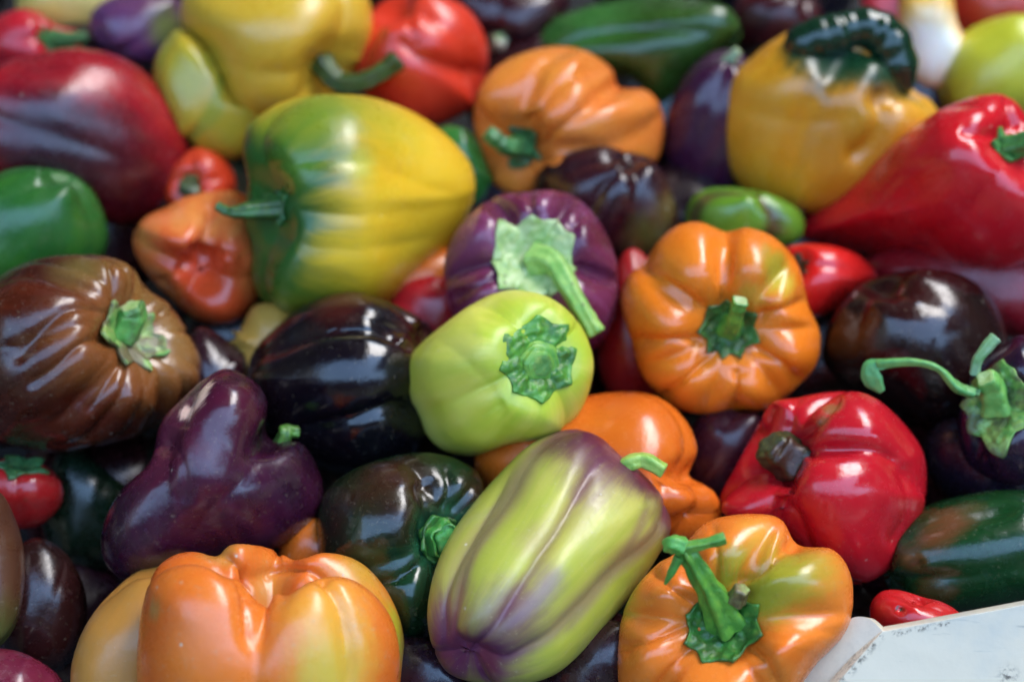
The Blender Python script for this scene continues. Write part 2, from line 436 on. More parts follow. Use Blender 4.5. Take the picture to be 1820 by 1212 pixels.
        qc = np.stack([rows[:-1, :], np.roll(rows, -1, 1)[:-1, :], np.roll(rows, -1, 1)[1:, :], rows[1:, :]], -1).reshape(-1, 4)
        g0 = V[qc[na * 8]]; nn = np.cross(g0[1] - g0[0], g0[2] - g0[0])
        if nn @ aw < 0: qc = qc[:, ::-1]
        cm = green_mat(ck['c1'], ck['c2'], ck['rough'], 'calyx_green', ck['dry'])
        mesh_obj('calyx', toW(V), qc, [cm], root)
        pole_t = pole_t + aw * ck['th'] * mpp * .4
    # ---------------- stem
    for st in (stem if isinstance(stem, (list, tuple)) and stem and isinstance(stem[0], dict) else ([stem] if stem else [])):
        tube_part(st, px2t, pole_t, mpp, toW, root, seed)
    if extra: extra(root, px2t, toW, mpp, C)
    return root

def tube_part(st, px2t, pole, mpp, toW, root, seed):
    """a ribbed stalk through the points (px, py, height in px above the stem cavity)"""
    pts = []; 
    for p in st['pts']:
        z = pole[2] + p[2] * mpp; q = px2t(p[0], p[1], z); pts.append([q[0], q[1], z])
    if st.get('root', True): pts = [list(pole)] + pts
    rad = list(st['r']); 
    if len(rad) < len(pts): rad = [rad[0] * 1.5] + rad
    rad = rad[:len(pts)]
    n = 10; C_ = spline(pts, n, False); rr = np.interp(np.linspace(0, 1, len(C_)), np.linspace(0, 1, len(rad)), rad) * mpp
    tan = np.gradient(C_, axis=0); tan /= np.linalg.norm(tan, axis=1)[:, None] + 1e-12
    na = 30; th = np.linspace(0, 2 * math.pi, na, endpoint=False)
    up = np.array([.3, .2, .9]); V = []
    nrd = st.get('ribs', 5); ra = st.get('ribamp', .12); flat = st.get('flat', 1.0)
    nz = Noise(seed + 77, 8, 2, 6)
    for i in range(len(C_)):
        u = up - tan[i] * (up @ tan[i]); u /= np.linalg.norm(u); up = u; v = np.cross(tan[i], u)
        r = rr[i] * (1 + ra * np.cos(nrd * th + i * .05) + .04 * math.sin(i * .9))
        V.append(C_[i] + (np.cos(th) * r)[:, None] * v + (np.sin(th) * r * flat)[:, None] * u)
    # end: a clean cut with a rounded lip
    e = C_[-1] + tan[-1] * rr[-1] * .12
    for k in (.82, .4, .02):
        V.append(e + (V[len(C_) - 1] - C_[-1]) * k - tan[-1] * rr[-1] * (.1 if k < .5 else 0) * (1 - k))
    V = np.array(V); V[:len(C_)] += (nz(V[:len(C_)] / (mpp * 25)) * (0.0 if st.get('smooth') else .045))[..., None] * (V[:len(C_)] - C_[:, None])
    rows = np.arange(len(V) * na).reshape(len(V), na)
    q = np.stack([rows[:-1, :], np.roll(rows, -1, 1)[:-1, :], np.roll(rows, -1, 1)[1:, :], rows[1:, :]], -1).reshape(-1, 4)
    mi = np.zeros(len(q), int); mi[(len(C_)) * na:] = 1
    V = V.reshape(-1, 3); m1 = green_mat(st.get('c1', '5da545'), st.get('c2', '37803a'), st.get('rough', .4), 'stalk_green', st.get('dry'))
    m2 = green_mat(st.get('end', 'b9cf8e'), st.get('end2', '8fae62'), .6, 'stalk_cut')
    if 'mat' in st: m1 = m2 = st['mat']
    g0 = V[q[na * 3]]; nn = np.cross(g0[1] - g0[0], g0[2] - g0[0])
    if nn @ (g0.mean(0) - C_[3]) < 0: q = q[:, ::-1]
    return mesh_obj(st.get('name', 'stem'), toW(V), q, [m1, m2], root, mi=mi)

# ================================================================== the heap
LOW = (84, 60); MIDR = (116, 82)
# ---- sharp middle and front
pepper('lime green pepper with a wide knobbly green calyx, lying on top in the middle',
  [(930,516),(985,532),(1028,575),(1054,635),(1049,690),(1022,745),(975,778),(905,790),(850,810),(800,806),(762,778),(742,735),(722,695),(720,645),(745,612),(790,575),(840,540),(885,519)],
  lift=.030, asp=1.12, cal=(953,640), lobes=4, A=.15, taper=.16, cav=.20, hz=.14, dip=.1, roll=.5, e=.64, mid=.6,
  skin=dict(base='bcc03a', alt='d6d060', altamt=.8, streak=.35, tip='d2d068', tip_rng=(.5,.9), rough=.30, specks=.6, stem='a4b830', stem_rng=(.05,.3)),
  calyx=dict(r=67, pts=8, th=6, c1='4c9234', c2='256426', dome=3, bumpy=2.2, star=.10, sharp=.7, lift=.3),
  stem=dict(pts=[(952,645,-10),(956,647,6),(960,649,17),(963,650,22)], r=[40,38,32,22], root=False, smooth=True, ribs=6, ribamp=.04, c1='86b048', c2='4f9640', end='8fae50', end2='3c7a38'),
  bumps=[(905,600,40,5),(850,640,60,4),(1010,600,40,6)],
  grooves=[([(1010,520),(960,560),(935,590)],14,5),([(770,600),(830,640),(880,700)],22,3),([(800,780),(850,740),(900,715)],18,5)], res=(180,128))
pepper('purple pepper with a pale green calyx and long flared stem hanging over its front',
  [(930,341),(985,338),(1035,358),(1078,415),(1098,480),(1095,560),(1060,620),(1000,650),(900,640),(830,600),(797,545),(788,475),(808,415),(850,368),(890,346)],
  lift=.012, asp=.95, cal=(950,452), lobes=6, A=.20, taper=.1, cav=.34, hz=.24, mid=.5, wobble=.4,
  skin=dict(base='5a1a30', alt='7a3858', altamt=.9, streak=.75, rough=.2, stem='4a1a44', stem_rng=(0,.2), crease='54203a', tip='401020', tip_rng=(.4,.7)),
  calyx=dict(r=74, pts=9, th=5, c1='b8c890', c2='88ac60', star=.08, bumpy=1.2, sharp=.7, lift=.4),
  stem=dict(pts=[(985,470,30),(1022,530,62),(1045,568,80),(1060,592,84)], r=[30,19,15,14,16,20], ribs=5, c1='9cc468', c2='74ac52', end='8fc060', end2='6ea850', flat=1.0),
  grooves=[([(915,400),(870,365),(850,345)],9,14),([(955,395),(943,360),(938,330)],9,18),([(1010,410),(1045,370)],9,14),([(1020,470),(1070,490),(1105,500)],9,14),([(900,480),(840,510),(800,535)],9,13)], res=(170,120))
pepper('orange pepper with a green patch near its top, deep lobes and a short upright stem',
  [(1245,394),(1290,409),(1330,404),(1380,425),(1420,472),(1437,540),(1458,592),(1450,650),(1410,695),(1360,728),(1308,731),(1255,737),(1195,722),(1142,670),(1120,606),(1103,540),(1115,492),(1147,460),(1172,425),(1205,400)],
  lift=.016, asp=.92, cal=(1300,590), lobes=7, A=.10, mid=.35, crs=.8, cav=.40, hz=.14, taper=.05, wobble=.2,
  skin=dict(base='dc7018', alt='e88428', altamt=.5, rough=.17, specks=.3, tip='d0601a', tip_rng=(.4,.8)),
  patches=[(1378,470,36,'8a8a24',.6,.8),(1395,505,26,'c8b83c',.7,.6),(1340,525,22,'c8a83c',.6,.6)],
  calyx=dict(r=50, pts=9, th=4, c1='24602c', c2='143f22', star=.14, bumpy=1.4),
  stem=dict(pts=[(1303,575,40),(1310,552,66),(1316,535,78)], r=[24,14,13,14,15], ribs=4, c1='6aa838', c2='3c8434', end='c4cfae', end2='9ab070'),
  grooves=[([(1285,565),(1288,480),(1292,400)],13,20),([(1270,560),(1210,525),(1150,480),(1130,460)],12,18),([(1340,560),(1385,555),(1440,530)],12,15),([(1330,610),(1390,650),(1430,685)],12,16),
           ([(1310,650),(1308,690),(1308,745)],12,14),([(1270,630),(1210,680),(1170,715)],12,15),([(1255,600),(1190,610),(1115,605)],12,18)], res=(190,130))
pepper('long pale green pepper streaked with purple along its creases, leaning in front',
  [(1020,762),(1068,777),(1110,815),(1150,848),(1183,893),(1193,945),(1165,1000),(1120,1062),(1075,1115),(1030,1165),(980,1203),(910,1220),(840,1214),(790,1190),(765,1140),(757,1080),(772,1010),(800,950),(840,895),(885,842),(930,797),(975,771)],
  lift=.024, asp=1.45, cal=(1118,818), back=True, lobes=4, A=.10, mid=.8, taper=.04, cav=.15, hz=.1, e=.6, roll=.1,
  skin=dict(base='a4a83c', alt='c2b858', altamt=.7, streak=.8, stem='541a3c', stem_rng=(.17,.36), tip='602a40', tip_rng=(.80,.98), crease='704058', crease_amt=.55, rough=.33, specks=1.2, mott=.4),
  patches=[(935,1075,36,'74405a',.9,.7),(890,1120,60,'602c4c',.9,.8),(975,1030,26,'80506a',.9,.6),(1040,890,28,'80505c',.9,.5),(820,1050,24,'9a7058',.9,.4),(960,960,30,'957a4c',.9,.5),(1020,775,60,'541432',.7,.95),(1085,800,80,'541432',.6,.95),(1140,850,62,'541432',.7,.95),(1060,845,50,'6c3450',.9,.75),(1188,925,44,'5c2440',.8,.85),(785,1180,60,'542040',.8,.8),(870,1200,60,'542040',.8,.7),(778,1100,30,'6c3c50',.9,.6),(1010,930,30,'9a804c',.9,.4)],
  stem=dict(pts=[(1105,832,120),(1142,818,135),(1180,836,140)], r=[18,16,14,13], ribs=4, c1='a4c45c', c2='7cae48', end='dccfa8'),
  grooves=[([(1085,800),(1045,850),(1000,925),(960,985),(915,1060),(870,1130),(820,1165)],20,17),([(1065,795),(1040,855),(998,935),(950,1000),(905,1070),(860,1140)],4,5),([(910,830),(850,930),(805,1010),(785,1080),(795,1170)],13,12),([(1160,880),(1130,960),(1060,1060),(980,1150)],34,5)],
  bumps=[(1000,1010,40,6)], res=(190,150))
pepper('large green and yellow pepper with its dark stem pointing left',
  [(560,168),(640,170),(700,185),(760,214),(810,255),(840,300),(844,350),(825,400),(790,450),(740,492),(690,530),(620,553),(530,562),(470,540),(446,490),(446,440),(434,385),(440,330),(430,270),(440,225),(470,198),(510,178)],
  lift=.026, asp=1.12, cal=(452,372), back=False, lobes=4, A=.10, mid=.6, taper=.14, cav=.2, hz=.1, e=.66,
  skin=dict(base='d8a81c', alt='e0bc30', altamt=.6, streak=.6, stem='25581c', stem_rng=(.16,.40), tip='dca828', tip_rng=(.6,.9), rough=.25, specks=.6),
  patches=[(462,372,70,'25581c',.7,.95),(560,190,95,'5c7c20',.7,.85),(680,200,60,'a09c24',.9,.6),(475,510,75,'24581c',.7,.9),(560,550,60,'6a7c20',.8,.8),(520,310,34,'6a9028',.9,.5),(640,300,26,'c8c850',.9,.5)],
  calyx=dict(r=36, pts=6, th=6, c1='2c7038', c2='1a4a2c', star=.2),
  stem=dict(pts=[(430,376,22),(405,376,20),(386,366,14)], r=[20,12,8,7,6], c1='2f6a34', c2='1e4a2a', end='3a6a3a'),
  grooves=[([(470,300),(560,285),(660,290),(760,330),(830,350)],22,7),([(470,410),(560,440),(680,440),(790,420)],26,6)], res=(170,120))
pepper('wrinkled brown pepper with many ribs around a ragged pale green calyx, at the left edge',
  [(130,452),(190,455),(235,475),(262,512),(300,540),(335,590),(357,640),(350,690),(310,740),(250,772),(180,792),(120,805),(50,800),(-10,785),(-70,730),(-95,640),(-60,545),(0,490),(60,462)],
  lift=.024, asp=1.0, cal=(243,590), lobes=5, A=.16, mid=.35, taper=.0, cav=.30, hz=.12, ribs=.10, ribn=14, wobble=.5,
  skin=dict(base='34120a', alt='5a200e', altamt=.7, streak=.6, stem='7c4620', stem_rng=(.1,.34), tip='2c1418', tip_rng=(.45,.75), rough=.19, specks=1.0),
  patches=[(150,475,40,'7a6a34',.9,.5),(300,600,60,'94703c',.9,.6),(240,500,50,'8a6a34',.9,.6)],
  calyx=dict(r=60, pts=7, th=7, c1='a4bc68', c2='4c9040', star=.24, lift=1.5, dry='6a6040'),
  stem=dict(pts=[(236,560,18),(232,545,26)], r=[24,22,20], c1='72b45c', c2='4a9a44', end='c0b890', dry='5a7a40'),
  grooves=[([(200,560),(130,545),(60,600),(20,650)],12,14),([(222,600),(150,610),(90,660),(40,690)],12,14),([(225,630),(190,680),(150,740)],10,10),([(205,570),(190,590),(190,600)],8,8),([(255,545),(250,500),(240,470)],7,9),([(280,560),(300,545)],6,8),([(205,545),(200,500),(190,455)],7,8)], res=(220,140))
pepper('glossy almost black pepper with blue sheen between the yellow and the lime peppers',
  [(600,522),(660,525),(722,550),(765,580),(790,640),(772,720),(745,800),(700,832),(640,850),(560,832),(500,792),(455,732),(440,670),(452,620),(490,580),(540,542)],
  lift=.004, asp=1.05, axis=(-.8,-.3,-.35), lobes=4, A=.07, mid=.8, taper=.05, roll=.6, dip=.2, e=.64,
  skin=dict(base='0a080e', alt='140a12', altamt=.6, rough=.12, mott=.08, specks=.4, tip='381410', tip_rng=(.8,1.0)),
  patches=[(600,540,44,'4c1c14',.8,.7),(480,605,26,'34140f',.9,.5)],
  bumps=[(610,660,85,16),(660,560,55,12),(650,780,70,14)],
  grooves=[([(770,640),(700,600),(620,590),(530,600),(455,640)],13,20),([(760,720),(690,720),(600,745),(510,770)],15,20),([(640,515),(710,550),(750,590),(775,650)],12,14)])
pepper('lumpy dark purple pepper with raised rounded top and short green stem at its notch',
  [(405,661),(445,684),(470,715),(472,752),(480,778),(510,784),(545,805),(574,860),(562,920),(520,962),(450,988),(370,1003),(290,1022),(220,1030),(182,990),(182,930),(215,868),(266,820),(285,750),(335,697),(380,668)],
  lift=.018, asp=1.15, axis=(.45,-.5,-.45), lobes=3, A=.14, mid=.6, taper=.1,
  skin=dict(base='22091a', alt='40142e', altamt=.8, streak=.4, mott=.1, rough=.19, specks=.6, tip='4a1428', tip_rng=(.6,.95)),
  patches=[(425,720,50,'4c1226',.8,.7),(352,706,32,'d8b09a',.25,.95),(330,735,15,'d8b09a',.3,.95)],
  stem=dict(pts=[(500,790,95),(508,768,100),(530,768,96)], r=[16,14,12,10], c1='4c8434', c2='2c5c28', end='8a9a50', end2='5a7a34'),
  bumps=[(415,720,55,26),(350,850,60,10),(520,830,40,10),(460,860,70,8),(478,790,26,-16),(520,800,26,8)],
  grooves=[([(345,700),(330,745),(325,760)],9,9),([(470,770),(440,840),(380,900),(340,960)],22,8),([(300,780),(330,830),(330,900)],18,7)])
pepper('dark green and brown pepper with folded shoulder and a round green stalk stub',
  [(690,812),(750,803),(812,815),(852,842),(866,890),(850,950),(830,1010),(792,1060),(765,1120),(730,1142),(690,1105),(620,1062),(572,1002),(562,940),(575,880),(620,838)],
  lift=.004, asp=1.0, cal=(795,960), lobes=4, A=.22, mid=.5, taper=.15, cav=.35, hz=.16, roll=.3,
  skin=dict(base='0f3018', alt='1a1410', mott=.1, altamt=.9, streak=.3, rough=.14, specks=.7, stem='1c4a30', stem_rng=(0,.2)),
  patches=[(690,840,70,'38160f',.8,.8),(600,900,40,'341a12',.8,.6),(840,870,30,'38160f',.8,.6)],
  calyx=dict(r=42, pts=5, th=6, c1='217034', c2='144822', star=.12),
  stem=dict(pts=[(795,958,26),(798,960,34)], r=[34,30,24], c1='2c8438', c2='1a642a', end='3a9848', end2='1f7030'),
  grooves=[([(748,970),(762,900),(745,850)],16,16),([(785,915),(800,870),(790,820)],14,10),([(800,915),(830,880),(850,850)],10,10),([(750,1000),(700,1030),(640,1050)],12,14)])
pepper('big orange pepper with yellow green shoulder seen from its four lobed blossom end',
  [(345,978),(385,986),(408,968),(460,967),(510,988),(540,990),(580,980),(640,998),(688,1050),(716,1120),(720,1212),(700,1300),(610,1380),(450,1400),(330,1380),(262,1310),(243,1200),(250,1090),(272,1020),(305,988)],
  lift=.018, asp=1.0, axis=(.0,-.88,-.46), lobes=4, A=.22, mid=.75, taper=.0, dip=.7, hb=.5, e=.62, roll=.13, wobble=.03,
  skin=dict(base='d4601c', alt='de7c2c', altamt=.6, streak=.3, rough=.24, specks=1.3, mott=.4),
  patches=[(700,1130,60,'a0a02c',.7,.9),(600,1180,60,'d0b040',.8,.7),(640,1010,50,'b09a34',.9,.6),(480,1050,45,'a8903c',.9,.5),(590,1090,60,'dca83c',.9,.7),(400,975,36,'8c8a3c',.9,.5),(275,1085,16,'a08040',.8,.6),(575,1210,50,'b8ac40',.8,.6)],
  grooves=[([(442,1160),(440,1090),(441,1045),(446,1005)],14,16),([(622,1300),(622,1180),(606,1080),(570,1025),(520,1008),(480,1018),(450,1045)],11,20),([(450,1045),(432,1012),(390,985)],11,20)], bumps=[(345,1060,60,5),(520,1090,60,5)], res=(190,140))
pepper('pale yellow orange pepper tucked behind the big orange pepper',
  [(300,995),(345,1010),(360,1150),(310,1300),(210,1350),(140,1300),(125,1212),(135,1150),(165,1090),(215,1035),(258,1006)],
  lift=.006, asp=1.2, axis=(.3,.8,.2), lobes=4, A=.06, skin=dict(base='b07832', alt='c48030', altamt=.6, rough=.3, specks=.8), res=MIDR)
pepper('orange pepper with olive green shoulders and a forked green stem, front right',
  [(1355,913),(1392,925),(1420,966),(1480,975),(1512,1020),(1516,1080),(1500,1130),(1450,1182),(1410,1235),(1350,1290),(1210,1300),(1112,1240),(1097,1170),(1104,1100),(1125,1050),(1165,1003),(1203,980),(1250,930),(1300,915)],
  lift=.024, asp=.9, cal=(1278,1108), lobes=6, A=.14, mid=.35, cav=.46, hz=.2, taper=.05, crs=.8, wobble=.4,
  skin=dict(base='da6c1e', alt='e68230', altamt=.5, rough=.2, specks=.6),
  patches=[(1390,1020,62,'8c8e24',.6,.9),(1345,1060,40,'9a9628',.6,.9),(1450,1000,50,'a09430',.9,.6),(1305,990,26,'989428',.8,.8),(1300,1030,22,'989428',.8,.8),(1345,950,30,'d8a038',.9,.6),(1115,1060,40,'8c8c28',.8,.8)],
  calyx=dict(r=64, pts=8, th=5, c1='2c7830', c2='175022', star=.12, bumpy=2.5),
  stem=[dict(pts=[(1262,1050,55),(1232,1000,92),(1212,968,108)], r=[34,20,16,15,16], ribs=5, ribamp=.2, c1='5c9a34', c2='357a2c', end='7aa050', end2='3f7030'),
        dict(name='stem_fork', pts=[(1212,974,114),(1250,966,118),(1288,955,118)], r=[11,9,10], root=False, c1='689e40', c2='3f8434', end='d8dcb8', end2='b0b080'),
        dict(name='stem_fork', pts=[(1215,972,112),(1196,966,116),(1190,972,104)], r=[17,14,13], root=False, c1='5ca848', c2='4a9c40', end='4a8a40'),
        dict(name='stem_fork', pts=[(1208,990,106),(1192,1020,96),(1182,1038,86)], r=[9,6,2], root=False, c1='3c8a38', c2='2c7030', end='3c8a38'),
        dict(name='dry_tip', pts=[(1308,1068,44),(1320,1046,64)], r=[16,13,9], root=False, c1='6a5a40', c2='33261e', end='6a5030')],
  grooves=[([(1300,1060),(1330,1020),(1390,975),(1430,960)],11,26),([(1265,1060),(1275,1000),(1262,920)],14,12),([(1300,1130),(1400,1110),(1500,1130)],26,8),([(1240,1080),(1180,1030),(1150,1010)],12,16),([(1225,1110),(1150,1130),(1095,1155)],11,20),([(1240,1140),(1190,1200),(1150,1270)],11,18),([(1300,1140),(1310,1165),(1300,1150)],12,8),([(1310,1145),(1345,1165),(1390,1230)],12,12)], res=(190,136))
pepper('bright red ridged pepper with a dark withered stalk and a brown scar',
  [(1490,695),(1545,702),(1600,745),(1640,800),(1648,860),(1636,930),(1600,995),(1550,1032),(1495,1036),(1440,1000),(1390,945),(1330,925),(1290,920),(1280,880),(1305,830),(1342,765),(1370,716),(1425,704)],
  lift=.010, asp=.95, cal=(1378,805), lobes=5, A=.18, mid=.5, cav=.35, hz=.2, crs=.7,
  skin=dict(base='b01420', alt='c01c24', altamt=.5, rough=.14, specks=.5, sss=.1),
  patches=[(1480,730,17,'8a5a34',.5,.9),(1465,750,13,'7a4a30',.5,.9)],
  calyx=dict(r=30, pts=5, th=4, c1='3a3028', c2='1c1a1c', star=.3, dry='7a5030'),
  stem=dict(pts=[(1378,798,16),(1368,788,24)], r=[40,34,26], c1='16201e', c2='0c0e12', end='26302c', end2='1a2220', dry='3c2416'),
  grooves=[([(1395,790),(1440,760),(1465,735),(1495,700)],11,15),([(1400,805),(1480,800),(1560,800),(1610,830)],13,17),([(1395,825),(1400,870),(1375,935)],12,24),([(1355,770),(1365,740),(1375,715)],12,12),([(1420,700),(1410,730),(1400,770)],10,9),([(1600,820),(1620,900),(1580,980)],20,10)],
  bumps=[(1340,870,35,6),(1470,870,60,12),(1540,760,45,8)])
pepper('round very dark brown pepper behind the curling stem on the right',
  [(1640,478),(1700,485),(1750,515),(1785,570),(1790,625),(1770,690),(1725,742),(1640,752),(1560,722),(1500,682),(1462,640),(1475,570),(1520,510),(1580,486)],
  lift=.0, asp=1.0, axis=(.4,-.6,-.4), lobes=4, A=.05, skin=dict(base='120a0c', alt='28100d', altamt=.7, rough=.11, mott=.1, specks=.6),
  patches=[(1620,520,60,'3a1210',.9,.7),(1500,620,60,'2c1a0e',.9,.6)], res=MIDR)
pepper('purple pepper at the right edge with a ribbed green calyx and thin curling stem',
  [(1775,618),(1820,596),(1880,640),(1910,720),(1885,820),(1820,862),(1755,850),(1712,812),(1700,750),(1716,690),(1738,650)],
  lift=.022, asp=1.0, cal=(1762,722), lobes=3, A=.22, mid=.6, cav=.3, hz=.2,
  skin=dict(base='1e0e20', alt='38162a', mott=.1, altamt=.7, rough=.16, specks=.5),
  calyx=dict(r=66, pts=7, th=5, c1='8cb45c', c2='4c8c40', star=.16, lift=1.2, bumpy=1.5, dry='5a6a40'),
  stem=[dict(pts=[(1765,690,26),(1752,672,50)], r=[30,21,18], ribs=4, c1='84b85c', c2='5ca04c', end='b8d094'),
        dict(name='curling_stalk', pts=[(1730,700,50),(1700,688,62),(1668,655,74),(1620,643,78),(1560,647,74)], r=[9,8,6,7,9], root=False, c1='6cae5c', c2='4a9450', end='4a9450', ribs=3),
        dict(name='curling_stalk', pts=[(1740,698,44),(1712,690,52),(1692,676,60)], r=[8,7,5], root=False, c1='6aa050', c2='4a8444', end='4a9450'),
        dict(name='curling_stalk', pts=[(1732,666,36),(1740,636,50),(1770,600,46)], r=[8,9,12], root=False, c1='8cb08c', c2='6a9a64', end='4a9450', flat=.5),
        dict(name='withered_leaf', pts=[(1574,647,76),(1546,654,74),(1552,676,72),(1568,696,66)], r=[8,13,17,5], root=False, c1='58a860', c2='4a9858', end='4a9450', flat=.22)],
  grooves=[([(1790,680),(1830,720),(1850,800)],12,26),([(1715,750),(1740,790),(1760,850)],10,8)])
pepper('dark green pepper with brown streak behind the white crate',
  [(1700,882),(1780,870),(1860,880),(1920,960),(1890,1055),(1800,1080),(1720,1094),(1640,1088),(1582,1050),(1563,1000),(1580,950),(1625,908)],
  lift=.006, asp=1.2, axis=(.85,.2,-.3), lobes=4, A=.10, mid=.8, hb=.2, skin=dict(base='0c2e14', alt='123a18', altamt=.6, rough=.14, specks=.5),
  patches=[(1690,925,28,'6a3a20',.8,.8),(1660,955,26,'6a3a20',.8,.7),(1620,990,22,'5a3a20',.8,.6),(1730,905,24,'4a4020',.8,.6)],
  grooves=[([(1590,960),(1700,930),(1820,900)],16,10),([(1590,1040),(1620,1010),(1640,1000)],12,8)], res=MIDR)
pepper('small red pepper poking up behind the rim of the white crate',
  [(1595,1047),(1640,1060),(1682,1072),(1712,1098),(1705,1140),(1630,1160),(1565,1130),(1545,1085),(1562,1053)],
  lift=.018, asp=.9, axis=(.05,-.8,-.5), lobes=2, A=.14, skin=dict(base='b41c20', alt='c4261e', altamt=.5, rough=.16),
  patches=[(1600,1083,4,'5a3a20',.6,1)], bumps=[(1600,1083,7,-7)], grooves=[([(1632,1045),(1640,1075)],12,9)], res=MIDR)
pepper('orange two lobed pepper wedged under the lime pepper',
  [(1100,696),(1170,705),(1220,748),(1240,800),(1228,845),(1268,868),(1282,912),(1260,950),(1200,970),(1050,960),(900,905),(848,845),(850,790),(900,740),(1000,712)],
  lift=.0, asp=1.1, axis=(-.6,.3,-.4), lobes=4, A=.12, mid=.8, skin=dict(base='cc6018', alt='d66c1c', altamt=.5, rough=.2, specks=.3),
  grooves=[([(1245,840),(1210,850),(1165,870)],15,18)], bumps=[(1230,920,40,8)], res=MIDR)
# ---- left side
pepper('dark red pepper with purple brown side, large, at the upper left edge',
  [(60,98),(130,85),(210,100),(270,140),(312,200),(335,262),(322,330),(275,380),(220,404),(150,390),(60,345),(-40,320),(-90,250),(-60,160),(0,112)],
  lift=.010, asp=1.2, axis=(-.8,.3,.1), lobes=4, A=.09, mid=.8, skin=dict(base='a81620', alt='6c101c', altamt=.6, rough=.2, tip='4a0e18', tip_rng=(.75,1)),
  patches=[(110,280,110,'1c0a14',.7,.95),(60,220,60,'2c0c1c',.8,.8),(230,350,90,'300a10',.9,.9),(220,230,50,'4c101c',.9,.6)], res=MIDR)
pepper('plain green pepper at the left edge above the brown one',
  [(60,297),(120,306),(165,340),(190,400),(186,450),(150,492),(60,522),(-40,510),(-85,430),(-60,350),(0,306)],
  lift=.012, asp=1.05, axis=(-.4,-.6,-.3), lobes=4, A=.05, skin=dict(base='33661f', alt='1f5524', altamt=.7, rough=.2), res=MIDR)
pepper('salmon orange pepper with puckered blossom end left of the large yellow green one',
  [(330,350),(400,338),(450,360),(480,440),(462,530),(412,576),(350,570),(302,530),(255,480),(235,430),(255,388),(300,366)],
  lift=.000, asp=1.0, axis=(.1,.25,-.85), lobes=4, A=.16, mid=.8, dip=.4, hb=.2, roll=.4, skin=dict(base='d8803c', alt='d85c28', altamt=.8, rough=.2, tip='c8401c', tip_rng=(.6,.95)),
  patches=[(400,530,60,'cc4a20',.9,.7)],
  grooves=[([(340,465),(370,430),(375,350)],14,20),([(345,465),(400,450),(450,470)],16,14),([(340,465),(300,490),(280,510)],14,14)], res=MIDR)
pepper('small orange red pepper with a dark stalk, squeezed beside the dark red one',
  [(350,262),(395,280),(420,325),(400,375),(350,385),(300,365),(295,320),(318,285)],
  lift=-.012, asp=1.0, cal=(335,325), lobes=4, A=.08, skin=dict(base='cc3c1c', rough=.25),
  stem=dict(pts=[(330,335,30),(352,345,36)], r=[16,12,11], c1='2a4a34', c2='1c3428', end='2a4a34'), res=LOW)
pepper('red pepper with green stalk in the upper left corner',
  [(20,20),(60,18),(100,45),(150,60),(150,95),(90,120),(0,120),(-35,80),(-15,40)], lift=-.004, asp=1.0, cal=(95,68), lobes=4, A=.10,
  skin=dict(base='b81c28', rough=.25), calyx=dict(r=26, pts=5, th=6, c1='35703c', c2='23532c'),
  stem=dict(pts=[(120,70,20),(155,65,24)], r=[16,11,9], c1='35703c', c2='2a5a34', end='5a8a4a'), res=LOW)
pepper('purple pepper with pale highlights and a green side at the top left',
  [(190,-2),(250,-15),(320,0),(335,60),(285,112),(225,105),(172,72),(160,30)], lift=.002, asp=1.1, axis=(.5,.5,-.3), lobes=4, A=.12,
  skin=dict(base='5a3258', alt='6a3c50', altamt=.7, rough=.22), patches=[(300,50,34,'6c7a34',.8,.8),(290,10,30,'7a4a3c',.8,.6)], res=LOW)
pepper('pale yellow pepper in the far left corner behind the red one',
  [(80,-70),(180,-90),(280,-60),(275,20),(200,66),(120,66),(50,44),(28,0)], lift=-.016, asp=1.1, axis=(-.5,.5,-.3), lobes=4, A=.06,
  skin=dict(base='d4b458', alt='dcc070', altamt=.5, rough=.25), res=LOW)
pepper('yellow pepper with one curved dark green stem, large, at the top left of centre',
  [(335,-20),(420,-60),(560,-60),(645,-20),(662,50),(640,118),(600,165),(560,206),(500,216),(430,205),(385,150),(345,90),(322,40)],
  lift=.024, asp=1.1, cal=(590,125), lobes=4, A=.11, cav=.25, skin=dict(base='d0a02c', alt='c4a030', altamt=.6, rough=.24), patches=[(380,120,40,'9a962c',.9,.6)],
  stem=dict(pts=[(600,145,24),(640,148,40),(680,128,44),(708,106,46)], r=[22,17,15,15,17], c1='12401c', c2='0c2c14', end='2f5a2c'),
  grooves=[([(570,130),(520,190),(500,215)],18,8)], res=MIDR)
pepper('greenish yellow pepper half hidden below the top left yellow one',
  [(322,52),(370,90),(430,180),(475,200),(452,260),(412,286),(350,266),(300,222),(275,160),(274,110),(293,74)],
  lift=.008, asp=1.15, axis=(.4,.8,-.2), lobes=4, A=.07, skin=dict(base='c09828', alt='a09a30', altamt=.6, rough=.2, crease='8a9030'),
  patches=[(335,150,50,'8c9430',.8,.7),(400,230,40,'94902c',.8,.5)], res=MIDR)
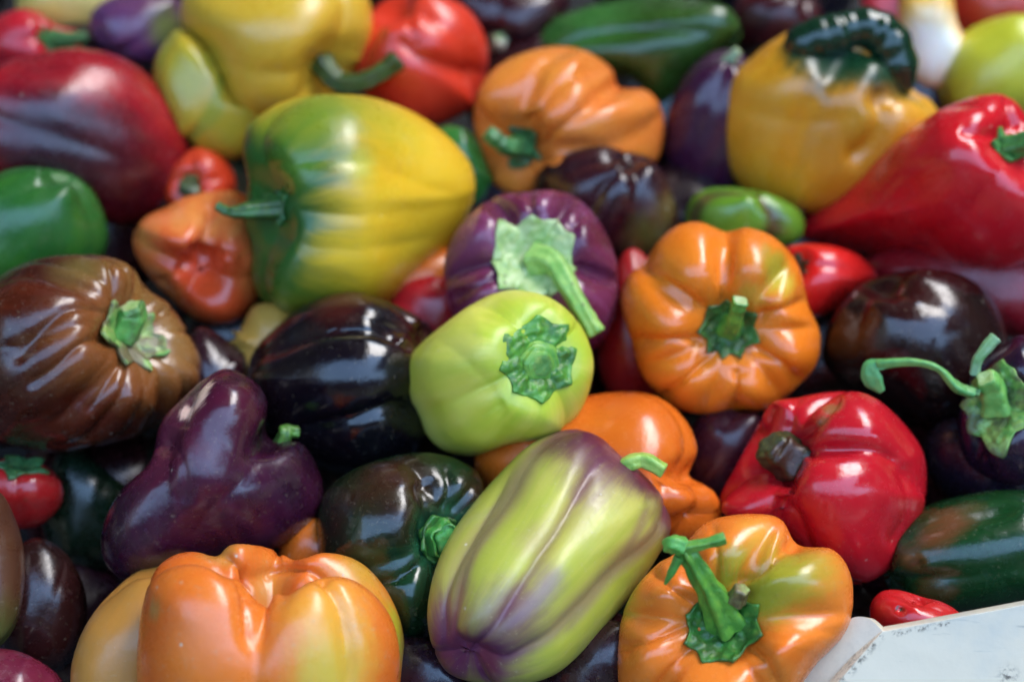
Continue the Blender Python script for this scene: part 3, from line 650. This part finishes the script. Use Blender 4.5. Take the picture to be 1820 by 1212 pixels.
# ---- top
pepper('tomato red pepper with two smooth lobes at the top, beside the curved green stem',
  [(685,0),(750,-18),(820,8),(858,55),(868,112),(848,180),(800,216),(738,228),(675,200),(635,150),(625,90),(650,35)],
  lift=.004, asp=1.0, axis=(-.4,.6,.3), lobes=4, A=.12, mid=.8, skin=dict(base='d0341c', alt='d84024', altamt=.4, rough=.25),
  grooves=[([(700,60),(740,100),(800,120),(868,135)],16,20),([(720,20),(730,50),(745,90)],12,8)], res=MIDR)
pepper('orange pepper with several folds and a hooked green stem, upper middle',
  [(980,83),(1040,90),(1088,122),(1102,155),(1150,160),(1178,200),(1176,262),(1150,302),(1050,335),(950,352),(885,335),(850,270),(842,200),(862,140),(910,102)],
  lift=.006, asp=1.0, cal=(918,265), lobes=5, A=.18, mid=.7, cav=.3, hz=.2, skin=dict(base='d8742c', alt='d88c30', altamt=.5, rough=.2, tip='cc4a1c', tip_rng=(.5,.95)),
  calyx=dict(r=36, pts=5, th=7, c1='1f6038', c2='14462c'), stem=dict(pts=[(905,262,30),(885,250,40),(866,236,44)], r=[22,15,13,13], c1='2f8040', c2='1c5c34', end='3c8a44'),
  grooves=[([(930,240),(950,190),(1010,130),(1090,120)],16,22),([(940,270),(1000,230),(1090,155),(1120,150)],14,16),([(945,290),(1010,270),(1080,300)],14,12)], res=MIDR)
pepper('long dark green pepper lying across the top middle',
  [(1010,22),(1100,0),(1200,-8),(1290,10),(1318,60),(1292,112),(1235,165),(1190,215),(1155,205),(1120,160),(1060,130),(990,115),(945,85),(968,48)],
  lift=-.010, asp=1.5, axis=(.85,.35,.1), lobes=3, A=.12, mid=.9, skin=dict(base='284416', alt='365a1c', altamt=.6, rough=.18),
  patches=[(1040,30,70,'3c7a34',.9,.5)], grooves=[([(960,90),(1050,60),(1150,50),(1280,60)],22,14)], res=MIDR)
pepper('dark maroon pepper with ribs behind the purple one that carries the long stem',
  [(1062,258),(1112,268),(1155,282),(1192,330),(1205,400),(1180,462),(1100,482),(1020,440),(962,385),(948,322),(990,275)],
  lift=-.004, asp=1.1, axis=(-.3,-.8,-.4), lobes=4, A=.12, mid=.9, roll=.3, e=.66, skin=dict(base='260a12', alt='3c0f18', altamt=.6, rough=.18),
  patches=[(1150,420,34,'5c5a24',.8,.7),(1185,370,24,'6a5a28',.8,.6)], grooves=[([(1130,275),(1070,330),(1040,390)],14,16)], res=MIDR)
pepper('dusky purple pepper standing behind the yellow one with the dark green shoulder',
  [(1285,88),(1330,108),(1340,200),(1320,300),(1285,352),(1222,352),(1186,305),(1180,240),(1200,165),(1240,110)],
  lift=-.006, asp=1.35, cal=(1300,100), lobes=4, A=.12, mid=.8, skin=dict(base='34142e', alt='44182e', altamt=.7, rough=.2, tip='3a1026', tip_rng=(.6,.9)),
  stem=dict(pts=[(1300,105,10),(1312,90,14)], r=[14,10,8], c1='a8b898', c2='5a7a5a'), res=LOW)
def curl(root, px2t, toW, mpp, C):
    st = dict(name='green_shoulder', pts=[(1405,118,92),(1432,80,104),(1475,66,100),(1510,54,90),(1548,52,84),(1580,78,80),(1594,125,72),(1596,170,54)], r=[20,36,38,32,36,38,38,18], root=False,
              mat=skin_mat('pepper_skin', base='10301c', alt='0c2616', altamt=.5, rough=.14, seed=77, mott=.05, bump=.2, specks=.2), ribs=2, ribamp=.03, smooth=True)
    tube_part(st, px2t, np.array([0, 0, 0.0]), mpp, toW, root, 5)
pepper('golden yellow pepper with a dark green curled shoulder, upper right',
  [(1328,108),(1390,62),(1470,42),(1560,60),(1605,100),(1625,160),(1650,172),(1672,212),(1655,260),(1600,320),(1530,362),(1445,380),(1362,364),(1308,322),(1280,255),(1276,200),(1292,146)],
  lift=.010, asp=1.0, axis=(.3,.85,.2), lobes=4, A=.14, mid=.8, taper=.0, e=.64, skin=dict(base='cc8818', alt='d8a430', altamt=.5, rough=.22),
  patches=[(1500,80,80,'143a20',.5,.98),(1430,85,40,'143a20',.6,.95),(1590,120,60,'143a20',.5,.95),(1540,60,60,'143a20',.5,.98),(1480,112,62,'143a20',.5,.98),(1550,120,46,'143a20',.5,.98),(1540,220,30,'a8962c',.8,.5),(1510,255,70,'b07018',.9,.6)],
  bumps=[(1495,100,45,-20)], grooves=[([(1560,150),(1570,210),(1545,260),(1500,290)],18,24),([(1290,180),(1380,210),(1470,215),(1540,200)],30,6)], extra=curl, res=MIDR)
pepper('small green striped pepper between the yellow and orange peppers',
  [(1262,334),(1312,334),(1372,345),(1425,380),(1415,432),(1310,450),(1232,425),(1216,385),(1232,350)],
  lift=-.008, asp=1.1, axis=(-.2,-.7,-.3), lobes=4, A=.14, mid=.9, skin=dict(base='55801f', alt='6c9428', altamt=.6, rough=.16, crease='4a2820', crease_amt=.85), res=LOW)
pepper('long red pointed pepper with two knobs at its stalk end, right edge',
  [(1742,170),(1790,170),(1825,205),(1870,300),(1875,420),(1800,482),(1700,492),(1600,477),(1500,458),(1440,442),(1392,432),(1402,403),(1450,368),(1520,310),(1600,245),(1670,195)],
  lift=.014, asp=1.5, cal=(1812,245), lobes=3, A=.10, mid=.8, taper=.4, cav=.2, skin=dict(base='c0141e', alt='cc2028', altamt=.5, rough=.17),
  calyx=dict(r=34, pts=5, th=6, c1='3f8a3c', c2='2c6a34'), stem=dict(pts=[(1835,250,20)], r=[22,16], c1='3f8a3c', c2='2c6a34'),
  grooves=[([(1700,230),(1740,235),(1775,240),(1800,225)],12,14),([(1700,300),(1620,340),(1500,410),(1420,430)],24,9),([(1790,165),(1800,200),(1812,230)],8,18)],
  bumps=[(1745,200,35,8),(1650,310,50,6)], res=MIDR)
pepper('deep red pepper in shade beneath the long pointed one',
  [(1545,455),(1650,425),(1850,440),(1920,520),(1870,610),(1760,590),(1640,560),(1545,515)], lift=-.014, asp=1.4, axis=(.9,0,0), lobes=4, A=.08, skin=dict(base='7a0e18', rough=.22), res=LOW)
pepper('small scarlet pepper with black star shaped calyx, behind the green patched orange one',
  [(1395,440),(1450,433),(1512,446),(1550,472),(1558,496),(1530,518),(1485,552),(1440,565),(1390,540),(1368,475)],
  lift=.0, asp=1.1, cal=(1412,470), lobes=3, A=.16, mid=.8, skin=dict(base='c81c18', rough=.16), calyx=dict(r=22, pts=6, th=3, c1='28302c', c2='181c1c', star=.5), res=MIDR)
pepper('pink red elongated pepper standing upright at the top right',
  [(1540,-30),(1605,-40),(1625,20),(1650,90),(1665,150),(1640,190),(1600,140),(1570,60),(1530,10)], lift=-.014, asp=1.7, axis=(-.2,.95,0), lobes=3, A=.08, skin=dict(base='dc3840', rough=.25), res=LOW)
pepper('amber yellow pepper with sun glow painted into its skin as cream patches at the top right',
  [(1602,-20),(1685,-25),(1702,40),(1724,105),(1685,155),(1625,142),(1602,60)], lift=.006, asp=1.5, axis=(0,.9,.1), lobes=4, A=.03, patches=[(1648,60,85,'fcc85c',.7,1),(1652,88,58,'ffffee',.6,1)], skin=dict(base='f07828', alt='f89838', altamt=.6, rough=.05, sss=.2, mott=0), res=LOW)  # cream patches put the sun's glow into the skin colour
pepper('orange red pepper in the upper right corner',
  [(1690,-30),(1800,-50),(1870,10),(1850,80),(1760,110),(1690,80)], lift=-.022, asp=1.1, axis=(0,.6,.3), lobes=4, A=.08, skin=dict(base='b03418', rough=.28), res=LOW)
pepper('yellow green pepper at the right edge above the long red one',
  [(1705,65),(1760,35),(1830,28),(1900,80),(1895,170),(1800,215),(1700,215),(1664,165),(1676,108)], lift=-.004, asp=1.1, axis=(.5,.6,-.2), lobes=4, A=.06, skin=dict(base='b4b42c', alt='c4c43c', altamt=.6, rough=.24, tip='98942c', tip_rng=(.5,.9)), res=LOW)
pepper('maroon pepper with a pale stalk behind the tomato red one',
  [(790,-30),(900,-50),(1010,-10),(985,60),(930,110),(870,130),(845,90),(815,40)], lift=-.022, asp=1.1, cal=(880,85), lobes=4, A=.10, skin=dict(base='300c14', rough=.22),
  stem=dict(pts=[(884,80,20),(890,70,34)], r=[20,15,13], c1='b4a890', c2='8a7a60', end='c8c0a8'), res=LOW)
pepper('maroon pepper at the top edge right of the long green one',
  [(1310,0),(1380,-30),(1450,0),(1460,60),(1420,110),(1340,110),(1295,65)], lift=-.020, asp=1.1, axis=(.3,.6,.2), lobes=4, A=.10, skin=dict(base='340c12', alt='5c1818', altamt=.5, rough=.24), res=LOW)
pepper('green pepper peeping out right of the large yellow green one',
  [(785,225),(840,238),(868,300),(862,350),(820,370),(775,330),(760,270)], lift=-.006, asp=1.2, axis=(.2,.8,0), lobes=4, A=.08, skin=dict(base='34702c', rough=.2), res=LOW)
# ---- low in the gaps
pepper('pale yellow pepper wedged under the salmon orange one',
  [(460,540),(530,555),(560,620),(500,690),(430,680),(418,625),(432,575)], lift=-.010, asp=1.2, axis=(.2,.8,0), lobes=4, A=.05, skin=dict(base='b88c3c', rough=.28), res=LOW)
pepper('orange pepper showing beneath the large yellow green one',
  [(700,450),(790,440),(815,490),(780,560),(700,560),(650,520)], lift=-.016, asp=1.1, axis=(.8,.2,0), lobes=4, A=.08, skin=dict(base='c4641c', rough=.25), res=LOW)
pepper('red pepper deep in the gap left of the lime one',
  [(720,500),(810,495),(850,560),(820,640),(740,640),(690,570)], lift=-.020, asp=1.1, axis=(.2,.6,0), lobes=4, A=.08, skin=dict(base='a01420', rough=.22), res=LOW)
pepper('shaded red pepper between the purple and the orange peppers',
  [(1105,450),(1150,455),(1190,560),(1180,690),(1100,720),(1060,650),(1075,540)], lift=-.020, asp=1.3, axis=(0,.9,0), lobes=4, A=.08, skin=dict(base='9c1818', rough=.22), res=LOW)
pepper('small red pepper with green calyx low at the left edge',
  [(10,815),(70,822),(108,855),(107,900),(65,936),(5,935),(-40,890),(-30,835)], lift=-.006, asp=1.0, cal=(38,820), lobes=4, A=.14, mid=.8, skin=dict(base='a41c1c', rough=.2),
  calyx=dict(r=44, pts=5, th=6, c1='2a6a40', c2='174a30', star=.3), res=MIDR)
pepper('dull brown pepper cut by the lower left edge',
  [(-50,850),(0,872),(28,920),(44,990),(38,1085),(0,1150),(-60,1160),(-110,1000)], lift=.016, asp=1.4, axis=(0,.9,-.2), lobes=4, A=.05, skin=dict(base='4c2c1e', alt='5c3c24', altamt=.6, rough=.24, specks=.8, tip='4c5024', tip_rng=(.6,.9)), res=MIDR)
pepper('dark reddish brown pepper in shade at the lower left',
  [(60,955),(115,980),(152,1050),(150,1130),(110,1190),(40,1190),(-10,1100),(10,1000)], lift=-.010, asp=1.2, axis=(.3,.8,.1), lobes=4, A=.10, skin=dict(base='1c0c0c', alt='301210', altamt=.7, rough=.17), res=MIDR)
pepper('maroon pink pepper in the bottom left corner',
  [(0,1152),(60,1168),(115,1215),(100,1280),(0,1300),(-70,1240),(-45,1172)], lift=.006, asp=1.1, axis=(.4,.5,-.5), lobes=3, A=.12, skin=dict(base='60182c', alt='742438', altamt=.6, rough=.2), res=MIDR)
pepper('dark maroon pepper squeezed right of the wrinkled brown one',
  [(345,585),(410,610),(450,670),(430,760),(350,780),(300,700)], lift=-.012, asp=1.2, axis=(.5,-.6,0), lobes=4, A=.08, skin=dict(base='2c1018', rough=.18), res=LOW)
pepper('blackish purple pepper low between the two front peppers',
  [(1060,1090),(1115,1100),(1150,1190),(1080,1270),(980,1250),(985,1150)], lift=.002, asp=1.1, axis=(.3,.5,.1), lobes=4, A=.08, skin=dict(base='241016', alt='34181a', altamt=.6, rough=.2), res=LOW)
pepper('blackish purple pepper at the bottom edge beside the big orange one',
  [(730,1130),(800,1150),(850,1250),(760,1290),(690,1230),(690,1160)], lift=-.004, asp=1.1, axis=(.3,.5,.1), lobes=4, A=.08, skin=dict(base='241220', rough=.2), res=LOW)
pepper('dark plum pepper in the gap above the red ridged one',
  [(1255,730),(1340,725),(1370,790),(1310,880),(1240,870),(1215,800)], lift=-.018, asp=1.1, axis=(.3,.5,.1), lobes=4, A=.08, skin=dict(base='34121e', rough=.2), res=LOW)
pepper('black purple pepper beneath the purple one at the right edge',
  [(1690,740),(1780,770),(1890,830),(1860,930),(1740,920),(1660,860),(1640,790)], lift=-.014, asp=1.1, axis=(.3,.5,.1), lobes=4, A=.08, skin=dict(base='1c1420', rough=.18), res=LOW)
pepper('orange pepper glimpsed behind the dark green and brown one',
  [(510,930),(580,925),(620,1000),(570,1050),(500,1020)], lift=-.008, asp=1.1, axis=(.3,.5,.1), lobes=4, A=.08, skin=dict(base='c0641c', rough=.22), res=LOW)
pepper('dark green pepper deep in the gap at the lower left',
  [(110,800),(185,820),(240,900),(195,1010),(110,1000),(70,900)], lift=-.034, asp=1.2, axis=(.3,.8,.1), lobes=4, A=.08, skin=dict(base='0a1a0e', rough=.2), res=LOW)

# ================================================================== lower layer seen in the gaps, crate and table
rf = random.Random(11)
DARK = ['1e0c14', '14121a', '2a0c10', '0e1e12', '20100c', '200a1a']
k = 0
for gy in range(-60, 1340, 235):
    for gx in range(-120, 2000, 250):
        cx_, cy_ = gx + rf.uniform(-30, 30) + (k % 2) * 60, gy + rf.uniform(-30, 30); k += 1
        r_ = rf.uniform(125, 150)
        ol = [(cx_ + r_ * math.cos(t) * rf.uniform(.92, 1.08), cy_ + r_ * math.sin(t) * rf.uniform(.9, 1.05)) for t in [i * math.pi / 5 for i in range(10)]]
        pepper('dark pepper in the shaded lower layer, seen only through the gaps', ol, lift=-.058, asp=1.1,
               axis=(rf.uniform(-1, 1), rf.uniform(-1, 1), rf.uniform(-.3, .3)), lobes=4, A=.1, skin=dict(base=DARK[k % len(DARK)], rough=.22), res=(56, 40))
def simple_mat(name, c, rough=.5, fn=None):
    mat = bpy.data.materials.new(name); g = NT(mat)
    obj = g.n('ShaderNodeTexCoord').outputs['Object']; col = srgb(c)
    b = g.n('ShaderNodeBsdfPrincipled'); out = g.n('ShaderNodeOutputMaterial')
    h = None
    if fn: col, h = fn(g, obj, col)
    g.set(b.inputs['Base Color'], col); b.inputs['Roughness'].default_value = rough
    if h is not None:
        bp = g.n('ShaderNodeBump'); bp.inputs['Strength'].default_value = .4; bp.inputs['Distance'].default_value = .001
        g.set(bp.inputs['Height'], h); g.set(b.inputs['Normal'], bp.outputs[0])
    g.t.links.new(b.outputs[0], out.inputs[0]); return mat
def dirty(g, obj, col):
    mp = g.n('ShaderNodeMapping'); g.set(mp.inputs['Vector'], obj); mp.inputs['Rotation'].default_value = (0, 0, .45); mp.inputs['Scale'].default_value = (8, 160, 60)
    sc = g.noise(mp.outputs[0], 2.2, 5, .6)
    c = g.mix(g.math('MULTIPLY', g.mr(sc, .62, .70), .45), col, srgb('59605e'))
    c = g.mix(g.math('MULTIPLY', g.mr(g.noise(obj, 14, 5, .6), .5, .75), .5), c, srgb('9aa8a8'))
    dz = g.n('ShaderNodeAttribute', attribute_name='grime').outputs['Fac']
    d = g.math('MULTIPLY', g.mr(dz, .0, .9), g.mr(g.noise(obj, 520, 5, .75), .47, .60))
    c = g.mix(d, c, srgb('2c2822'))
    return c, g.noise(obj, 90, 4, .5)
def table(g, obj, col):
    return g.mix(g.mr(g.noise(obj, 30, 4, .6), .4, .6), col, srgb('0e0e12')), g.noise(obj, 200, 3, .5)

# table under the heap
V = [(-30, -30, -.16), (30, -30, -.16), (30, 30, -.16), (-30, 30, -.16)]
t = mesh_obj('ground', V, [(0, 1, 2, 3)], [simple_mat('dark_ground', '16161a', .8, table)], smooth=False)
tag(t, kind='structure')

# white plastic crate: the corner of its rim and wall turned to the viewer
def hit(px, py, P0, n):
    r = ray(px, py); return CAM + r * (((P0 - CAM) @ n) / (r @ n))
def unit(v): v = np.array(v, float); return v / np.linalg.norm(v)
P0 = at(1572, 1122, .046)
n_main = unit((.12, -.62, .78)); n_side = unit((-.55, -.30, .78))
def sheet(name, cols, n, parent, grime, rows=26, sub=22):
    """cols: list of (top px, bottom px); a curved-edge plastic sheet with real thickness"""
    top = spline([c[0] for c in cols], sub, False) if len(cols) > 2 else np.linspace(cols[0][0], cols[-1][0], sub + 1)
    bot = spline([c[1] for c in cols], sub, False) if len(cols) > 2 else np.linspace(cols[0][1], cols[-1][1], sub + 1)
    V = []; gm = []
    for j in range(rows + 1):
        t = (j / rows) ** 1.5
        for a_, b_ in zip(top, bot):
            q = a_ * (1 - t) + b_ * t; V.append(hit(q[0], q[1], P0, n)); gm.append(grime(q[0], q[1]))
    V = np.array(V); m_ = len(top); ic = np.arange(len(V)).reshape(rows + 1, m_)
    q = np.stack([ic[:-1, :-1], ic[1:, :-1], ic[1:, 1:], ic[:-1, 1:]], -1).reshape(-1, 4)
    o = mesh_obj(name, V - np.array(parent.location), q, [PLASTIC], parent, attrs={'grime': ('FLOAT', gm)})
    sm = o.modifiers.new('thickness', 'SOLIDIFY'); sm.thickness = .005; sm.offset = -1
    bv = o.modifiers.new('edge', 'BEVEL'); bv.width = .0018; bv.segments = 3; bv.limit_method = 'ANGLE'; bv.angle_limit = .6
    return o
PLASTIC = simple_mat('white_plastic', 'd2c8b0', .38, dirty)
cr = bpy.data.objects.new('plastic_crate', None); COL.objects.link(cr); cr.location = at(1700, 1400, .02)
tag(cr, 'scuffed white plastic crate, only one corner of its rim showing at lower right', 'crate')
def g_main(x, y):
    d1 = abs((x - 1572) * .76 + (y - 1122) * .65) ; on = max(0, 1 - abs(d1 + 4) / 16) * (1 if 1128 < y < 1215 else 0) * .9
    d2 = y - (1122 - (x - 1572) * .19); top_ = max(0, 1 - abs(d2 - 7) / 9) * (.75 if 1585 < x < 1690 else .12)
    sp_ = .7 * math.exp(-((x - 1792) ** 2 + (y - 1200) ** 2) / 300)
    return max(on, top_, sp_)
sheet('crate_wall', [((1568, 1122), (1358, 1362)), ((1640, 1109), (1520, 1400)), ((1730, 1092), (1680, 1420)), ((1900, 1060), (2000, 1440))], n_main, cr, g_main, rows=60, sub=60)
sheet('crate_corner', [((1506, 1104), (1290, 1340)), ((1520, 1096), (1305, 1345)), ((1545, 1099), (1325, 1352)), ((1569, 1121), (1359, 1362))], n_side, cr, lambda x, y: .12, rows=30, sub=16)

# unseen, put in to shape the light: awning panels and cloths shade the heap and show in the gloss of the skins
CANVAS = simple_mat('blocker_canvas', 'a0907a', .9)
_t = CANVAS.node_tree; _o = [n for n in _t.nodes if n.type == 'OUTPUT_MATERIAL'][0]; _b = [n for n in _t.nodes if n.type == 'BSDF_PRINCIPLED'][0]
_tr = _t.nodes.new('ShaderNodeBsdfTranslucent'); _tr.inputs[0].default_value = srgb('b09a7c'); _mx = _t.nodes.new('ShaderNodeMixShader'); _mx.inputs[0].default_value = .14
_t.links.new(_b.outputs[0], _mx.inputs[1]); _t.links.new(_tr.outputs[0], _mx.inputs[2]); _t.links.new(_mx.outputs[0], _o.inputs[0])
def blocker(label, x0, x1, y0, y1, z0, z1):
    n = 24; V = []
    for s_ in (0, -.004):
        for j in range(n + 1):
            for i in range(n + 1):
                u, v = i / n, j / n
                V.append((x0 + (x1 - x0) * u, y0 + (y1 - y0) * v, z0 + (z1 - z0) * v - .05 * math.sin(math.pi * ((u * 4) % 1)) * math.sin(math.pi * v) + s_))
    q = []; N1 = (n + 1) ** 2
    for j in range(n):
        for i in range(n):
            a = j * (n + 1) + i; q.append((a, a + 1, a + n + 2, a + n + 1)); q.append((N1 + a, N1 + a + n + 1, N1 + a + n + 2, N1 + a + 1))
    for i in range(n):
        for a, b in ((i, i + 1), (n * (n + 1) + i + 1, n * (n + 1) + i), ((i + 1) * (n + 1), i * (n + 1)), (i * (n + 1) + n, (i + 1) * (n + 1) + n)): q.append((a, N1 + a, N1 + b, b))
    o = mesh_obj('added_sky_blocker', V, q, [CANVAS]); tag(o, label, 'blocker'); return o
blocker('unseen added canvas above the heap, cutting the sky light', -3.0, .62, -.22, 3.0, 1.75, 1.55)
blocker('unseen added canvas behind the viewer, narrowing the sky opening', -3.5, 3.5, -4.2, -1.75, 1.6, 1.8)
blocker('unseen added canvas on the right, narrowing the sky opening', 1.35, 4.2, -.9, 3.0, 1.65, 1.65)
def hanging(label, p0, p1, z0, z1):  # unseen cloth, added to keep the bright horizon off the skins
    n = 60; V = []; p0 = np.array(p0); p1 = np.array(p1); d = (p1 - p0) / np.linalg.norm(p1 - p0); nrm = np.array([-d[1], d[0]])
    for s_ in (0, .004):
        for z in (z0, (z0 + z1) / 2, z1):
            for i in range(n + 1):
                p = p0 + (p1 - p0) * i / n + nrm * (.05 * math.sin(i * .9) + s_); V.append((p[0], p[1], z))
    q = []; N1 = 3 * (n + 1)
    for j in range(2):
        for i in range(n):
            a = j * (n + 1) + i; q.append((a, a + 1, a + n + 2, a + n + 1)); q.append((N1 + a, N1 + a + n + 1, N1 + a + n + 2, N1 + a + 1))
    for i in range(n): q.append((i, N1 + i, N1 + i + 1, i + 1)); a = 2 * (n + 1) + i; q.append((a, a + 1, N1 + a + 1, N1 + a))
    for j in range(2):
        a = j * (n + 1); b = a + n + 1; q.append((a, b, N1 + b, N1 + a)); a += n; b += n; q.append((a, N1 + a, N1 + b, b))
    o = mesh_obj('added_cloth_screen', V, q, [CANVAS]); tag(o, label, 'horizon_blocker'); return o
hanging('unseen added cloth blocking the low sky behind the heap', (-3.0, 2.2), (1.1, 2.6), -.1, 1.6)
hanging('unseen added cloth blocking the low sky on the left', (-2.2, -.6), (-2.2, 2.2), -.1, 1.68)
hanging('unseen added cloth blocking the horizon behind the viewer', (-4.2, -2.9), (4.2, -2.9), -.16, 1.75)
hanging('unseen added cloth blocking the horizon on the right', (3.0, -2.9), (3.0, 3.2), -.16, 1.7)
hanging('unseen added cloth blocking the horizon at the back right', (1.1, 2.6), (3.0, 3.2), -.16, 1.6)
hanging('unseen added cloth blocking the horizon at the front left', (-3.6, -2.9), (-2.2, -.6), -.16, 1.7)
